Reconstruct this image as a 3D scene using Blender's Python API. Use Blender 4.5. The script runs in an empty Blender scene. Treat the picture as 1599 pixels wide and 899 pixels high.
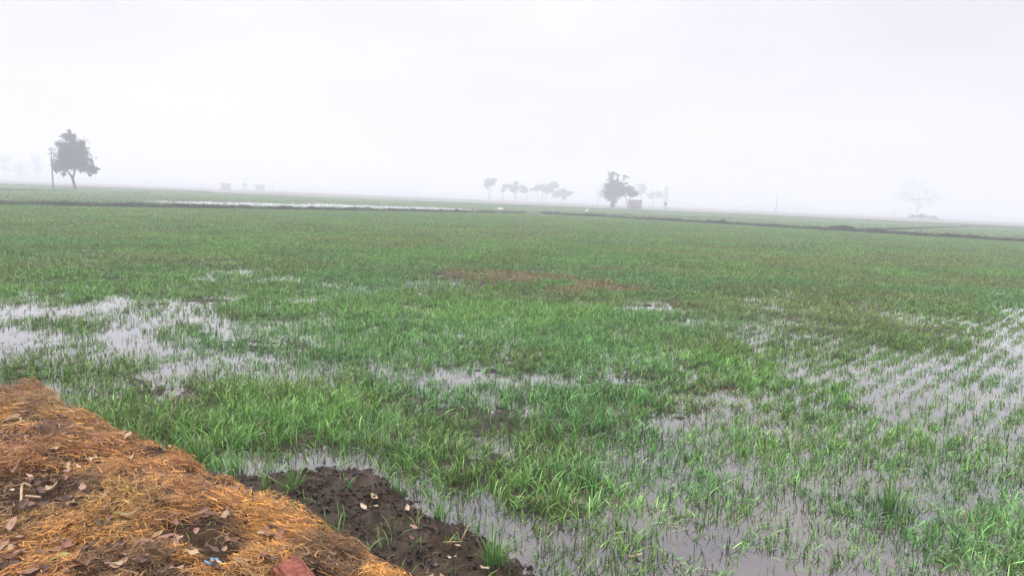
import bpy, math, random
import numpy as np
from mathutils import Matrix, Vector

random.seed(7)
rng = np.random.default_rng(7)
S = bpy.context.scene
COL = S.collection

# ------------------------------------------------------------------ camera
F, CX, CY = 1155.0, 799.5, 449.5            # focal length and centre in photo pixels
ROLL = math.atan(0.0415)
PITCH = math.atan(140.3 * math.cos(ROLL) / F)
CAMH = 1.80
r0 = np.array([1.0, 0, 0]); u0 = np.array([0, math.sin(PITCH), math.cos(PITCH)])
fw = np.array([0, math.cos(PITCH), -math.sin(PITCH)])
rt = r0 * math.cos(ROLL) + u0 * math.sin(ROLL)
up = -r0 * math.sin(ROLL) + u0 * math.cos(ROLL)
cam = bpy.data.cameras.new('camera'); cam_o = bpy.data.objects.new('camera', cam); COL.objects.link(cam_o)
cam_o.matrix_world = Matrix(((rt[0], up[0], -fw[0], 0), (rt[1], up[1], -fw[1], 0), (rt[2], up[2], -fw[2], CAMH), (0, 0, 0, 1)))
cam.sensor_width = 36; cam.lens = 36 * F / 1599; cam.clip_end = 6000; cam.clip_start = 0.05
S.camera = cam_o

# ------------------------------------------------------------------ sky and sun
SUN_EL, SUN_AZ = math.radians(52), math.radians(-60)
w = bpy.data.worlds.new('World'); S.world = w; w.use_nodes = True
nt = w.node_tree; nt.nodes.clear()
N = nt.nodes.new; L = nt.links.new
out = N('ShaderNodeOutputWorld'); bg = N('ShaderNodeBackground'); bg.inputs[1].default_value = 0.1
sky = N('ShaderNodeTexSky'); sky.sky_type = 'NISHITA'; sky.sun_disc = False
sky.sun_elevation = SUN_EL; sky.sun_rotation = SUN_AZ; sky.dust_density = 4
tc = N('ShaderNodeTexCoord'); sep = N('ShaderNodeSeparateXYZ'); L(tc.outputs['Generated'], sep.inputs[0])
mp = N('ShaderNodeMapping'); mp.inputs['Scale'].default_value = (1.3, 1.3, 5.0); mp.inputs['Rotation'].default_value = (0, 0.25, 0)
L(tc.outputs['Generated'], mp.inputs[0])
ns = N('ShaderNodeTexNoise'); ns.inputs['Scale'].default_value = 1.6; ns.inputs['Detail'].default_value = 4; L(mp.outputs[0], ns.inputs['Vector'])
cz = N('ShaderNodeMath'); cz.operation = 'MAXIMUM'; L(sep.outputs['Z'], cz.inputs[0]); cz.inputs[1].default_value = 0
cu = N('ShaderNodeMath'); cu.operation = 'POWER'; L(cz.outputs[0], cu.inputs[0]); cu.inputs[1].default_value = 3
mr = N('ShaderNodeMapRange'); L(cu.outputs[0], mr.inputs[0])
mr.inputs[1].default_value = 0; mr.inputs[2].default_value = 1; mr.inputs[3].default_value = 6.05; mr.inputs[4].default_value = 27.0
mr2 = N('ShaderNodeMapRange'); L(ns.outputs[0], mr2.inputs[0])
mr2.inputs[1].default_value = 0.3; mr2.inputs[2].default_value = 0.7; mr2.inputs[3].default_value = 0.90; mr2.inputs[4].default_value = 1.16
ml = N('ShaderNodeMath'); ml.operation = 'MULTIPLY'; L(mr.outputs[0], ml.inputs[0]); L(mr2.outputs[0], ml.inputs[1])
tint = N('ShaderNodeVectorMath'); tint.operation = 'SCALE'; tint.inputs[0].default_value = (0.995, 0.975, 1.065); L(ml.outputs[0], tint.inputs['Scale'])
ns2 = N('ShaderNodeTexNoise'); ns2.inputs['Scale'].default_value = 1.1; ns2.inputs['Detail'].default_value = 2; L(mp.outputs[0], ns2.inputs['Vector'])
cr = N('ShaderNodeMixRGB'); cr.inputs[1].default_value = (0.965, 0.965, 1.10, 1); cr.inputs[2].default_value = (1.03, 0.985, 1.02, 1)
mr3 = N('ShaderNodeMapRange'); mr3.inputs[1].default_value = .38; mr3.inputs[2].default_value = .6; L(ns2.outputs[0], mr3.inputs[0]); L(mr3.outputs[0], cr.inputs[0]); L(cr.outputs[0], tint.inputs[0])
mx = N('ShaderNodeMixRGB'); mx.inputs[0].default_value = 0.9; L(sky.outputs[0], mx.inputs[1]); L(tint.outputs[0], mx.inputs[2])
L(mx.outputs[0], bg.inputs[0]); L(bg.outputs[0], out.inputs[0])
sl = bpy.data.lights.new('sun', 'SUN'); sl.energy = 1.45; sl.angle = math.radians(12); sl.color = (1, 0.96, 0.9)
so = bpy.data.objects.new('sun', sl); COL.objects.link(so)
sd = Vector((math.sin(SUN_AZ) * math.cos(SUN_EL), math.cos(SUN_AZ) * math.cos(SUN_EL), math.sin(SUN_EL)))
so.rotation_euler = sd.to_track_quat('Z', 'Y').to_euler()
S.view_settings.view_transform = 'Standard'; S.view_settings.look = 'None'
S.view_settings.exposure = 0.56; S.view_settings.gamma = 1
S.render.engine = 'CYCLES'
S.cycles.max_bounces = 8; S.cycles.diffuse_bounces = 3; S.cycles.glossy_bounces = 3; S.cycles.transmission_bounces = 3
S.cycles.volume_bounces = 1; S.cycles.transparent_max_bounces = 12
S.cycles.use_denoising = True

# ------------------------------------------------------------------ helpers
def ray(px, py):
    px = np.asarray(px, float); py = np.asarray(py, float)
    return fw + rt * ((px - CX) / F)[..., None] - up * ((py - CY) / F)[..., None]
def gp(px, py, z=0.0):                      # a photo pixel on the level ground, as a world point
    d = ray(px, py); k = (z - CAMH) / d[..., 2]
    p = d * k[..., None]; p[..., 2] = z
    return p
def gpd(px, dist):                           # ground point in a pixel's column at a given distance
    d = ray(px, 276 + 0.0415 * px); d = d / np.linalg.norm(d[:2])
    return np.array([d[0] * dist, d[1] * dist, 0.0])
def poly(*pts, z=0.0):
    a = np.array(pts, float); return gp(a[:, 0], a[:, 1], z)[:, :2]
def inside(P, x, y):
    r = np.zeros(x.shape, bool); n = len(P); j = n - 1
    for i in range(n):
        xi, yi = P[i]; xj, yj = P[j]
        if yi != yj:
            c = ((yi > y) != (yj > y)) & (x < (xj - xi) * (y - yi) / (yj - yi) + xi)
            r ^= c
        j = i
    return r
def h2(ix, iy, s):
    n = (ix.astype(np.int64) * 374761393 + iy.astype(np.int64) * 668265263 + s * 1442695041) & 0xffffffff
    n = ((n ^ (n >> 13)) * 1274126177) & 0xffffffff
    n = ((n ^ (n >> 16)) * 2246822519) & 0xffffffff
    return ((n ^ (n >> 15)) & 0xffffff) / 16777215.0
def vn(x, y, s=0):
    ix = np.floor(x); iy = np.floor(y); fx = x - ix; fy = y - iy
    fx = fx * fx * (3 - 2 * fx); fy = fy * fy * (3 - 2 * fy)
    a = h2(ix, iy, s); b = h2(ix + 1, iy, s); c = h2(ix, iy + 1, s); d = h2(ix + 1, iy + 1, s)
    return (a * (1 - fx) + b * fx) * (1 - fy) + (c * (1 - fx) + d * fx) * fy
def fbm(x, y, o=4, s=0):
    t = 0; a = 0.5; n = 0
    for i in range(o):
        t = t + a * vn(x, y, s + i * 17); n += a; a *= 0.5; x = x * 2.03 + 5.1; y = y * 2.03 + 1.7
    return t / n
def sst(a, b, x):
    t = np.clip((x - a) / (b - a), 0, 1); return t * t * (3 - 2 * t)
OFFS = [(0, 0), (.6, 0), (-.6, 0), (0, .6), (0, -.6), (.9, .9), (-.9, -.9), (.9, -.9), (-.9, .9)]
def mask(polys, x, y, soft=0.045, warp=0.09):
    d = np.hypot(x, y); fd = sst(5, 10, d)
    soft = soft * (.35 + .65 * fd); warp = warp * (.45 + .55 * fd)
    wx = x + d * warp * (fbm(x / (d * .07 + .2), y / (d * .07 + .2), 5, 91) - .5) * 2
    wy = y + d * warp * (fbm(x / (d * .07 + .2), y / (d * .07 + .2), 5, 47) - .5) * 2.6
    m = np.zeros(x.shape)
    for P in polys:
        k = np.zeros(x.shape)
        pass
        for ox, oy in OFFS:
            k += inside(P, wx + ox * soft * d, wy + oy * soft * d * 1.6)
        m = np.maximum(m, k / len(OFFS))
    return m
def mesh(name, V, Fq, mat, parent=None, cols=None, smooth=False, link=True):
    V = np.asarray(V, np.float32); Fq = np.asarray(Fq, np.int32)
    me = bpy.data.meshes.new(name); n, k = Fq.shape
    me.vertices.add(len(V)); me.vertices.foreach_set('co', V.ravel())
    me.loops.add(n * k); me.loops.foreach_set('vertex_index', Fq.ravel())
    me.polygons.add(n); me.polygons.foreach_set('loop_start', np.arange(0, n * k, k, dtype=np.int32))
    if smooth: me.polygons.foreach_set('use_smooth', np.ones(n, bool))
    me.update(calc_edges=True)
    if cols is not None:
        at = me.color_attributes.new('tint', 'FLOAT_COLOR', 'POINT')
        c = np.ones((len(V), 4), np.float32); c[:, :cols.shape[1]] = cols; at.data.foreach_set('color', c.ravel())
    me.materials.append(mat)
    o = bpy.data.objects.new(name, me)
    if link: COL.objects.link(o)
    if parent: o.parent = parent
    return o
def tag(o, label=None, cat=None, group=None, kind=None):
    if label: o['label'] = label
    if cat: o['category'] = cat
    if group: o['group'] = group
    if kind: o['kind'] = kind
    return o
def thing(name, label, cat, loc, group=None, rz=0):
    o = bpy.data.objects.new(name, None); COL.objects.link(o); o.location = loc; o.rotation_euler = (0, 0, rz)
    o.empty_display_size = 0.3
    return tag(o, label, cat, group)
def mat(name, col=None, rough=0.8, spec=0.3, attr=False, noise=None, bump=0.0, bscale=40, trans=0.0, var=0.25):
    m = bpy.data.materials.new(name); m.use_nodes = True; t = m.node_tree; b = t.nodes['Principled BSDF']
    b.inputs['Roughness'].default_value = rough; b.inputs['Specular IOR Level'].default_value = spec
    lk = t.links.new
    if attr:
        a = t.nodes.new('ShaderNodeAttribute'); a.attribute_name = 'tint'; src = a.outputs['Color']
    else:
        a = t.nodes.new('ShaderNodeRGB'); a.outputs[0].default_value = (*col, 1); src = a.outputs[0]
    tcn = t.nodes.new('ShaderNodeTexCoord')
    if noise:
        n = t.nodes.new('ShaderNodeTexNoise'); n.inputs['Scale'].default_value = noise; n.inputs['Detail'].default_value = 6
        lk(tcn.outputs['Object'], n.inputs['Vector'])
        r = t.nodes.new('ShaderNodeMapRange'); lk(n.outputs[0], r.inputs[0])
        r.inputs[1].default_value = .3; r.inputs[2].default_value = .7; r.inputs[3].default_value = 1 - var; r.inputs[4].default_value = 1 + var
        mm = t.nodes.new('ShaderNodeVectorMath'); mm.operation = 'SCALE'; lk(src, mm.inputs[0]); lk(r.outputs[0], mm.inputs['Scale']); src = mm.outputs[0]
    lk(src, b.inputs['Base Color'])
    if bump:
        n2 = t.nodes.new('ShaderNodeTexNoise'); n2.inputs['Scale'].default_value = bscale; n2.inputs['Detail'].default_value = 8
        lk(tcn.outputs['Object'], n2.inputs['Vector'])
        bp = t.nodes.new('ShaderNodeBump'); bp.inputs['Strength'].default_value = bump; bp.inputs['Distance'].default_value = 0.02
        lk(n2.outputs[0], bp.inputs['Height']); lk(bp.outputs[0], b.inputs['Normal'])
    if trans:
        tr = t.nodes.new('ShaderNodeBsdfTranslucent'); lk(src, tr.inputs[0])
        ms = t.nodes.new('ShaderNodeMixShader'); ms.inputs[0].default_value = trans
        lk(b.outputs[0], ms.inputs[1]); lk(tr.outputs[0], ms.inputs[2]); lk(ms.outputs[0], t.nodes['Material Output'].inputs[0])
    return m
def boxm(cx, cy, cz, sx, sy, sz):
    x, y, z = sx / 2, sy / 2, sz / 2
    V = np.array([[a, b, c] for a in (-x, x) for b in (-y, y) for c in (-z, z)]) + [cx, cy, cz]
    Q = np.array([[0, 1, 3, 2], [4, 6, 7, 5], [0, 4, 5, 1], [2, 3, 7, 6], [0, 2, 6, 4], [1, 5, 7, 3]])
    return V, Q
def tube(path, rad, k=8):
    P = np.asarray(path, float); R = np.broadcast_to(np.asarray(rad, float), (len(P),))
    T = np.gradient(P, axis=0); T /= np.linalg.norm(T, axis=1)[:, None] + 1e-9
    A = np.cross(T, [0.31, 0.9, 0.17]); A /= np.linalg.norm(A, axis=1)[:, None]; B = np.cross(T, A)
    th = np.arange(k) * 2 * math.pi / k
    V = (P[:, None] + R[:, None, None] * (A[:, None] * np.cos(th)[None, :, None] + B[:, None] * np.sin(th)[None, :, None])).reshape(-1, 3)
    Q = []
    for i in range(len(P) - 1):
        for j in range(k):
            a = i * k + j; b = i * k + (j + 1) % k; Q.append((a, b, b + k, a + k))
    V = np.vstack([V, P[:1], P[-1:]]); n = len(V)
    for j in range(k):
        Q.append((n - 2, (j + 1) % k, j, j)); e = (len(P) - 1) * k; Q.append((n - 1, e + j, e + (j + 1) % k, e + (j + 1) % k))
    return V, np.array([[q[0], q[1], q[2], q[3]] for q in Q])
def merge(parts):
    Vs, Qs, n = [], [], 0
    for V, Q in parts:
        Vs.append(V); Qs.append(Q + n); n += len(V)
    return np.vstack(Vs), np.vstack(Qs)
def fixq(Q):                                 # quads whose last two indices coincide stay as thin quads -> drop duplicates safely
    return Q

# blades: many narrow curved leaves in one array operation
def blades(x, y, z, h, wd, bend, phi, twist, cb, ct, segs):
    t = np.linspace(0, 1, segs + 1)
    wt = np.interp(t, [0, .35, .75, 1], [.7, 1, .65, .06])
    dx, dy = np.cos(phi), np.sin(phi); sx, sy = -np.sin(phi + twist), np.cos(phi + twist)
    out_ = h[:, None] * bend[:, None] * t[None] ** 1.7
    upz = h[:, None] * (t[None] - 0.42 * np.minimum(bend, 1.3)[:, None] * t[None] ** 2.4)
    cx = x[:, None] + dx[:, None] * out_; cy = y[:, None] + dy[:, None] * out_; cz = z[:, None] + upz
    hw = wd[:, None] * wt[None] / 2
    A = np.stack([cx - sx[:, None] * hw, cy - sy[:, None] * hw, cz], -1)
    B = np.stack([cx + sx[:, None] * hw, cy + sy[:, None] * hw, cz + 0.15 * hw], -1)
    n = len(x); V = np.stack([A, B], 2).reshape(-1, 3)           # n, segs+1, 2
    b = (np.arange(n) * (segs + 1) * 2)[:, None] + np.arange(segs)[None] * 2
    Q = np.stack([b, b + 1, b + 3, b + 2], -1).reshape(-1, 4)
    C = cb[:, None, :] * (1 - t)[None, :, None] + ct[:, None, :] * t[None, :, None]
    C = np.repeat(C[:, :, None, :], 2, 2).reshape(-1, 3)
    return V, Q, C
class Bag:
    def __init__(s): s.V, s.Q, s.C, s.n = [], [], [], 0
    def add(s, V, Q, C): s.V.append(V); s.Q.append(Q + s.n); s.C.append(C); s.n += len(V)
    def build(s, name, m, parent=None): return mesh(name, np.vstack(s.V), np.vstack(s.Q), m, parent, np.vstack(s.C))

# ------------------------------------------------------------------ places in the field
UR = np.array([0.66, 0.75]); UR /= np.linalg.norm(UR); VR = np.array([UR[1], -UR[0]])   # along and across the sowing rows
WET = [poly((-200, 478), (60, 476), (150, 473), (270, 486), (345, 490), (495, 511), (480, 522), (340, 506), (250, 497), (150, 490), (60, 494), (-200, 500)),
       poly((150, 500), (215, 512), (300, 545), (430, 580), (540, 604), (520, 620), (400, 596), (280, 562), (190, 530)),
       poly((-200, 508), (40, 512), (100, 530), (60, 545), (-200, 532)), poly((60, 598), (118, 592), (175, 640), (160, 660), (100, 655)), poly((130, 560), (180, 565), (200, 590), (150, 590)),
       poly((330, 705), (430, 712), (560, 700), (640, 735), (720, 760), (800, 800), (880, 845), (1010, 850), (1100, 930), (860, 930), (770, 850), (690, 800), (600, 745), (470, 735), (350, 735)),
       poly((1030, 680), (1130, 655), (1250, 690), (1420, 660), (1300, 575), (1320, 540), (1450, 570), (1530, 530), (1800, 470), (1900, 960), (1000, 960), (880, 860), (870, 825), (960, 770), (880, 690)),
              poly((1360, 478), (1395, 482), (1390, 505), (1355, 500)), poly((1215, 525), (1260, 520), (1260, 545), (1215, 545)),
       poly((1420, 500), (1520, 500), (1540, 515), (1430, 515)), poly((1020, 474), (1085, 478), (1080, 487), (1020, 483)),
       poly((690, 505), (720, 505), (725, 525), (700, 525)), poly((580, 550), (610, 550), (610, 575), (575, 575)), poly((660, 440), (720, 446), (715, 450), (660, 446)),
       poly((1300, 470), (1340, 476), (1330, 486), (1290, 484)), poly((1030, 535), (1070, 535), (1070, 550), (1030, 552)),
       poly((1520, 445), (1599, 450), (1599, 462), (1530, 458)),
       poly((300, 425), (430, 420), (440, 428), (310, 434)),
       poly((200, 313.5), (380, 314.5), (560, 319.5), (725, 324.5), (760, 329.5), (600, 326.0), (400, 320.8), (260, 317.5))]
LUSH = [poly((400, 480), (700, 460), (950, 480), (1270, 560), (1240, 610), (900, 570), (600, 560), (420, 530)),
        poly((300, 590), (560, 610), (740, 680), (720, 720), (520, 690), (320, 640)), poly((160, 640), (300, 640), (400, 690), (300, 710), (180, 670)),
        poly((760, 735), (900, 690), (1000, 700), (1070, 800), (1040, 860), (900, 840), (790, 810)), poly((1490, 800), (1620, 770), (1620, 920), (1470, 920)), poly((1170, 690), (1270, 700), (1260, 745), (1180, 750)), poly((1380, 640), (1500, 650), (1490, 690), (1390, 690)), poly((1090, 740), (1150, 750), (1160, 800), (1100, 800))]
BROWN = [poly((690, 424), (770, 420), (880, 432), (970, 450), (930, 462), (820, 450), (720, 440)), poly((1020, 462), (1110, 465), (1100, 478), (1030, 475)), poly((960, 440), (1040, 455), (1030, 466), (950, 455)),
         poly((180, 470), (300, 474), (290, 482), (190, 480)), poly((1410, 520), (1599, 520), (1599, 535), (1450, 532))]
MUDDY = [poly((1040, 604), (1150, 612), (1270, 655), (1250, 688), (1120, 664), (1040, 640)), poly((940, 575), (990, 580), (985, 598), (940, 592)),
         poly((0, 540), (120, 545), (120, 580), (0, 570)),
         poly((240, 600), (330, 600), (320, 640), (260, 640))]
BANKMUD = [poly((360, 748), (400, 742), (480, 732), (560, 726), (640, 765), (700, 815), (790, 860), (880, 920), (560, 960), (420, 830))]
EDGE = np.array([(-900, 590), (-300, 598), (-40, 598), (52, 600), (92, 634), (160, 660), (290, 710), (420, 778), (500, 828), (570, 864), (650, 912), (760, 985), (900, 1090), (1300, 1500)], float)
EW = gp(EDGE[:, 0], EDGE[:, 1], 0.2)[:, :2]
bank_poly = np.vstack([EW, [[4.5, EW[-1, 1]], [4.5, -4], [-14, -4]]])
def bank_s(x, y):                            # signed distance to the bank's edge, positive on the bank
    d = np.full(x.shape, 1e9)
    for i in range(len(EW) - 1):
        a, b = EW[i], EW[i + 1]; ab = b - a
        t = np.clip(((x - a[0]) * ab[0] + (y - a[1]) * ab[1]) / (ab @ ab), 0, 1)
        d = np.minimum(d, np.hypot(x - a[0] - t * ab[0], y - a[1] - t * ab[1]))
    return np.where(inside(bank_poly, x, y), d, -d)
def bank_z(x, y):
    s = bank_s(x, y) + 0.10 * (fbm(x * 4, y * 4, 3, 5) - .5)
    z = 0.17 + np.where(s > 0, 0.08 * sst(0, .5, s), 1.1 * s)
    z = z + sst(-.1, .3, s) * (0.10 * (fbm(x * 1.7, y * 1.7, 3, 11) - .5) + 0.05 * (fbm(x * 7, y * 7, 3, 13) - .5))
    return np.maximum(z, -0.25)
BL = (gp(-60.0, 319.4), gp(818.0, 334.2)); BR = (gp(846.0, 334.2), gp(1700.0, 384.5))
def side(p, a, b): return (b[0] - a[0]) * (p[1] - a[1]) - (b[1] - a[1]) * (p[0] - a[0])
def ground_z(x, y, wet=None):
    d = np.hypot(x, y)
    wet = mask(WET, x, y) if wet is None else wet
    near = 1 - sst(55, 80, d)
    z = 0.036 - near * (.030 + .012 * sst(5, 7, d) * (1 - sst(13, 18, d))) - 0.055 * wet + near * (.06 + .03 * wet) * (fbm(x * 1.9, y * 1.9, 4, 21) - .5) + near * 0.04 * (fbm(x * 9, y * 9, 3, 22) - .5)
    z = z + .045 * mask(BROWN, x, y)
    bm = mask(BANKMUD, x, y, 0.02, 0.02)
    z = z + bm * (0.016 + 0.040 * (np.abs(fbm(x * 11, y * 11, 3, 31) - .5) * 3 - .25) + .025 * (fbm(x * 3, y * 3, 2, 35) - .5) + .05 * (fbm(x * 34, y * 34, 3, 33) - .5))
    return z, wet, bm

# ------------------------------------------------------------------ ground, one sheet to the horizon
M_ground = mat('field_soil', attr=True, rough=0.8, spec=0.14, noise=9, bump=0.6, bscale=55, var=0.3)
rr = np.exp(np.linspace(math.log(1.2), math.log(1500), 800))
aa = np.radians(np.concatenate([np.arange(-180, -48, 6), np.arange(-48, 48, 0.22), np.arange(48, 180, 6)]))
RR, AA = np.meshgrid(rr, aa, indexing='ij')
gx, gy = RR * np.sin(AA), RR * np.cos(AA)
gz, gw, gb = ground_z(gx, gy)
mud = np.maximum(mask(MUDDY, gx, gy), gb)
brn = mask(BROWN, gx, gy) * sst(.35, .6, fbm(gx * 1.1, gy * .7, 4, 87))
n1 = fbm(gx * 2, gy * 2, 4, 61)[..., None]
c = np.array([.034, .026, .018]) * (0.75 + .5 * n1)
c = c * (1 - mud[..., None]) + mud[..., None] * np.array([.034, .021, .012]) * (0.6 + .9 * n1)
c = c * (1 - brn[..., None]) + brn[..., None] * np.array([.085, .045, .022])
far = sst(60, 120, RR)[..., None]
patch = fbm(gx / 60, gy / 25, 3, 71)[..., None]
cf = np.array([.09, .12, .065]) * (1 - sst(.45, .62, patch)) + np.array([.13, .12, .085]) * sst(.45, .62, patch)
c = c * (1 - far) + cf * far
nr, na = RR.shape
V = np.stack([gx, gy, gz], -1).reshape(-1, 3); V = np.vstack([V, [[0, 0, 0.0]]])
I = np.arange(nr * na).reshape(nr, na); J = np.roll(I, -1, 1)
Q = np.stack([I[:-1], J[:-1], J[1:], I[1:]], -1).reshape(-1, 4)
hub = nr * na
Q = np.vstack([Q, np.stack([np.full(na, hub), J[0], I[0], I[0]], -1)[:0]])
ground = mesh('ground', V[:-1], Q[:, ::-1], M_ground, None, c.reshape(-1, 3), True)
tag(ground, kind='structure')

t = M_ground.node_tree; n = t.nodes.new('ShaderNodeTexNoise'); n.inputs['Scale'].default_value = 6; n.inputs['Detail'].default_value = 6
r = t.nodes.new('ShaderNodeMapRange'); r.inputs[1].default_value = .38; r.inputs[2].default_value = .6; r.inputs[3].default_value = .42; r.inputs[4].default_value = .9
tcn = t.nodes.new('ShaderNodeTexCoord'); t.links.new(tcn.outputs['Object'], n.inputs['Vector']); t.links.new(n.outputs[0], r.inputs[0]); t.links.new(r.outputs[0], t.nodes['Principled BSDF'].inputs['Roughness'])
t.nodes['Principled BSDF'].inputs['Specular IOR Level'].default_value = .16
# ------------------------------------------------------------------ water lying in the low parts
M_water = bpy.data.materials.new('puddle_water'); M_water.use_nodes = True
t = M_water.node_tree; b = t.nodes['Principled BSDF']
b.inputs['Base Color'].default_value = (.06, .05, .05, 1); b.inputs['Coat Weight'].default_value = 1; b.inputs['Coat IOR'].default_value = 1.85; b.inputs['Coat Roughness'].default_value = .03; b.inputs['Roughness'].default_value = .04; b.inputs['IOR'].default_value = 1.33
b.inputs['Specular IOR Level'].default_value = .5
tcn = t.nodes.new('ShaderNodeTexCoord'); n = t.nodes.new('ShaderNodeTexNoise'); n.inputs['Scale'].default_value = 7; n.inputs['Detail'].default_value = 3
bp = t.nodes.new('ShaderNodeBump'); bp.inputs['Strength'].default_value = .06; bp.inputs['Distance'].default_value = .01
t.links.new(tcn.outputs['Object'], n.inputs['Vector']); t.links.new(n.outputs[0], bp.inputs['Height']); t.links.new(bp.outputs[0], b.inputs['Normal'])
Vw = np.array([[-140, -6, 0], [140, -6, 0], [140, 175, 0], [-140, 175, 0]], float)
water = mesh('water', Vw, np.array([[0, 1, 2, 3]]), M_water); tag(water, kind='structure')

n = t.nodes.new('ShaderNodeTexNoise'); n.inputs['Scale'].default_value = 1.3; n.inputs['Detail'].default_value = 5
mxw = t.nodes.new('ShaderNodeMixRGB'); mxw.inputs[1].default_value = (.036, .030, .032, 1); mxw.inputs[2].default_value = (.085, .066, .052, 1)
r = t.nodes.new('ShaderNodeMapRange'); r.inputs[1].default_value = .4; r.inputs[2].default_value = .65
t.links.new(tcn.outputs['Object'], n.inputs['Vector']); t.links.new(n.outputs[0], r.inputs[0]); t.links.new(r.outputs[0], mxw.inputs[0]); t.links.new(mxw.outputs[0], b.inputs['Base Color'])
# ------------------------------------------------------------------ earth bank the straw lies on
M_bank = mat('bank_soil', attr=True, rough=.9, spec=.15, noise=14, bump=.8, bscale=60, var=.35)
bx, by = np.meshgrid(np.arange(-8.5, 3.6, .03), np.arange(-2.5, 7.2, .03), indexing='ij')
bz = bank_z(bx, by)
nx, ny = bx.shape; I = np.arange(nx * ny).reshape(nx, ny)
Q = np.stack([I[:-1, :-1], I[1:, :-1], I[1:, 1:], I[:-1, 1:]], -1).reshape(-1, 4)
keep = (bz.ravel()[Q].max(1) > -0.2); Q = Q[keep]
cb_ = np.array([.040, .021, .009]) * (.6 + .8 * fbm(bx * 5, by * 5, 4, 41)[..., None])
bank = mesh('earth_bank', np.stack([bx, by, bz], -1).reshape(-1, 3), Q, M_bank, None, cb_.reshape(-1, 3), True); tag(bank, kind='structure')

# ------------------------------------------------------------------ bunds between the fields
M_bund = mat('bund_earth', attr=True, rough=.9, spec=.15, noise=3, var=.3)
def bund(a, b, wid, hgt, seed, step=.35, amp=.7):
    a = a[:2]; b = b[:2]; Ln = np.linalg.norm(b - a); n = int(Ln / step) + 2
    tt = np.linspace(0, 1, n); d = (b - a) / Ln; nrm = np.array([-d[1], d[0]])
    off = 0.9 * (fbm(tt * Ln / 9, tt * 0 + seed, 3, seed) - .5)
    hv = hgt * (1 - amp / 2 + amp * fbm(tt * Ln / .9, tt * 0, 3, seed + 3)) + hgt * .9 * np.maximum(0, vn(tt * Ln / .8, tt * 0, seed + 5) - .82) * 4
    hv *= sst(0, .012, tt) * sst(0, .012, 1 - tt) * .8 + .2
    prof = np.linspace(-1, 1, 9)
    P = np.zeros((n, 9, 3))
    for k, s in enumerate(prof):
        jx = .12 * wid * (vn(tt * Ln / .5, tt * 0 + k * 3.1, seed + 9) - .5)
        o = off + s * wid / 2 + jx
        P[:, k, 0] = a[0] + d[0] * tt * Ln + nrm[0] * o; P[:, k, 1] = a[1] + d[1] * tt * Ln + nrm[1] * o
        P[:, k, 2] = hv * (1 - abs(s) ** 2.2) * (0.8 + .4 * vn(tt * Ln / .4, tt * 0 + k * 1.7, seed + 8)) - (.06 if abs(s) == 1 else 0)
    I = np.arange(n * 9).reshape(n, 9)
    Q = np.stack([I[:-1, :-1], I[1:, :-1], I[1:, 1:], I[:-1, 1:]], -1).reshape(-1, 4)
    g = fbm(P[..., 0] * .8, P[..., 1] * .8, 3, seed + 2)[..., None]
    C = np.array([.020, .026, .013]) * (.7 + .6 * g) + np.array([.0, .02, .0]) * sst(.45, .6, g)
    o = mesh('earth_bund', P.reshape(-1, 3), Q, M_bund, None, C.reshape(-1, 3), True)
    tag(o, kind='structure'); return o
bund(BL[0], BL[1], .8, .27, 101, .25, 1.0); bund(BR[0], BR[1], .8, .31, 202, .25, 1.0)
bund(gp(1352., 360.6), gp(1528., 354.6), .8, .25, 303, .6)
bund(gp(1528., 354.6), gp(1680., 360.), .7, .2, 304, .6)
bund(gp(832., 333.0), gp(1150., 342.), .6, .16, 305, .6)
FARB = [(gp(-80., 286.), gp(330., 300.5), .8), (gp(-60., 296.5), gp(118., 299.), .6), (gp(170., 301.), gp(240., 303.), .6),
        (gp(640., 316.), gp(1120., 334.5), .8), (gp(1120., 334.5), gp(1700., 361.), .8), (gp(300., 301.), gp(480., 308.), .5), (gp(420., 301.5), gp(760., 314.5), .5)]
for i, (a, b_, hh) in enumerate(FARB):
    bund(a, b_, 1.6, .28 * hh + .05, 400 + i * 10, 1.2)

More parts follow.
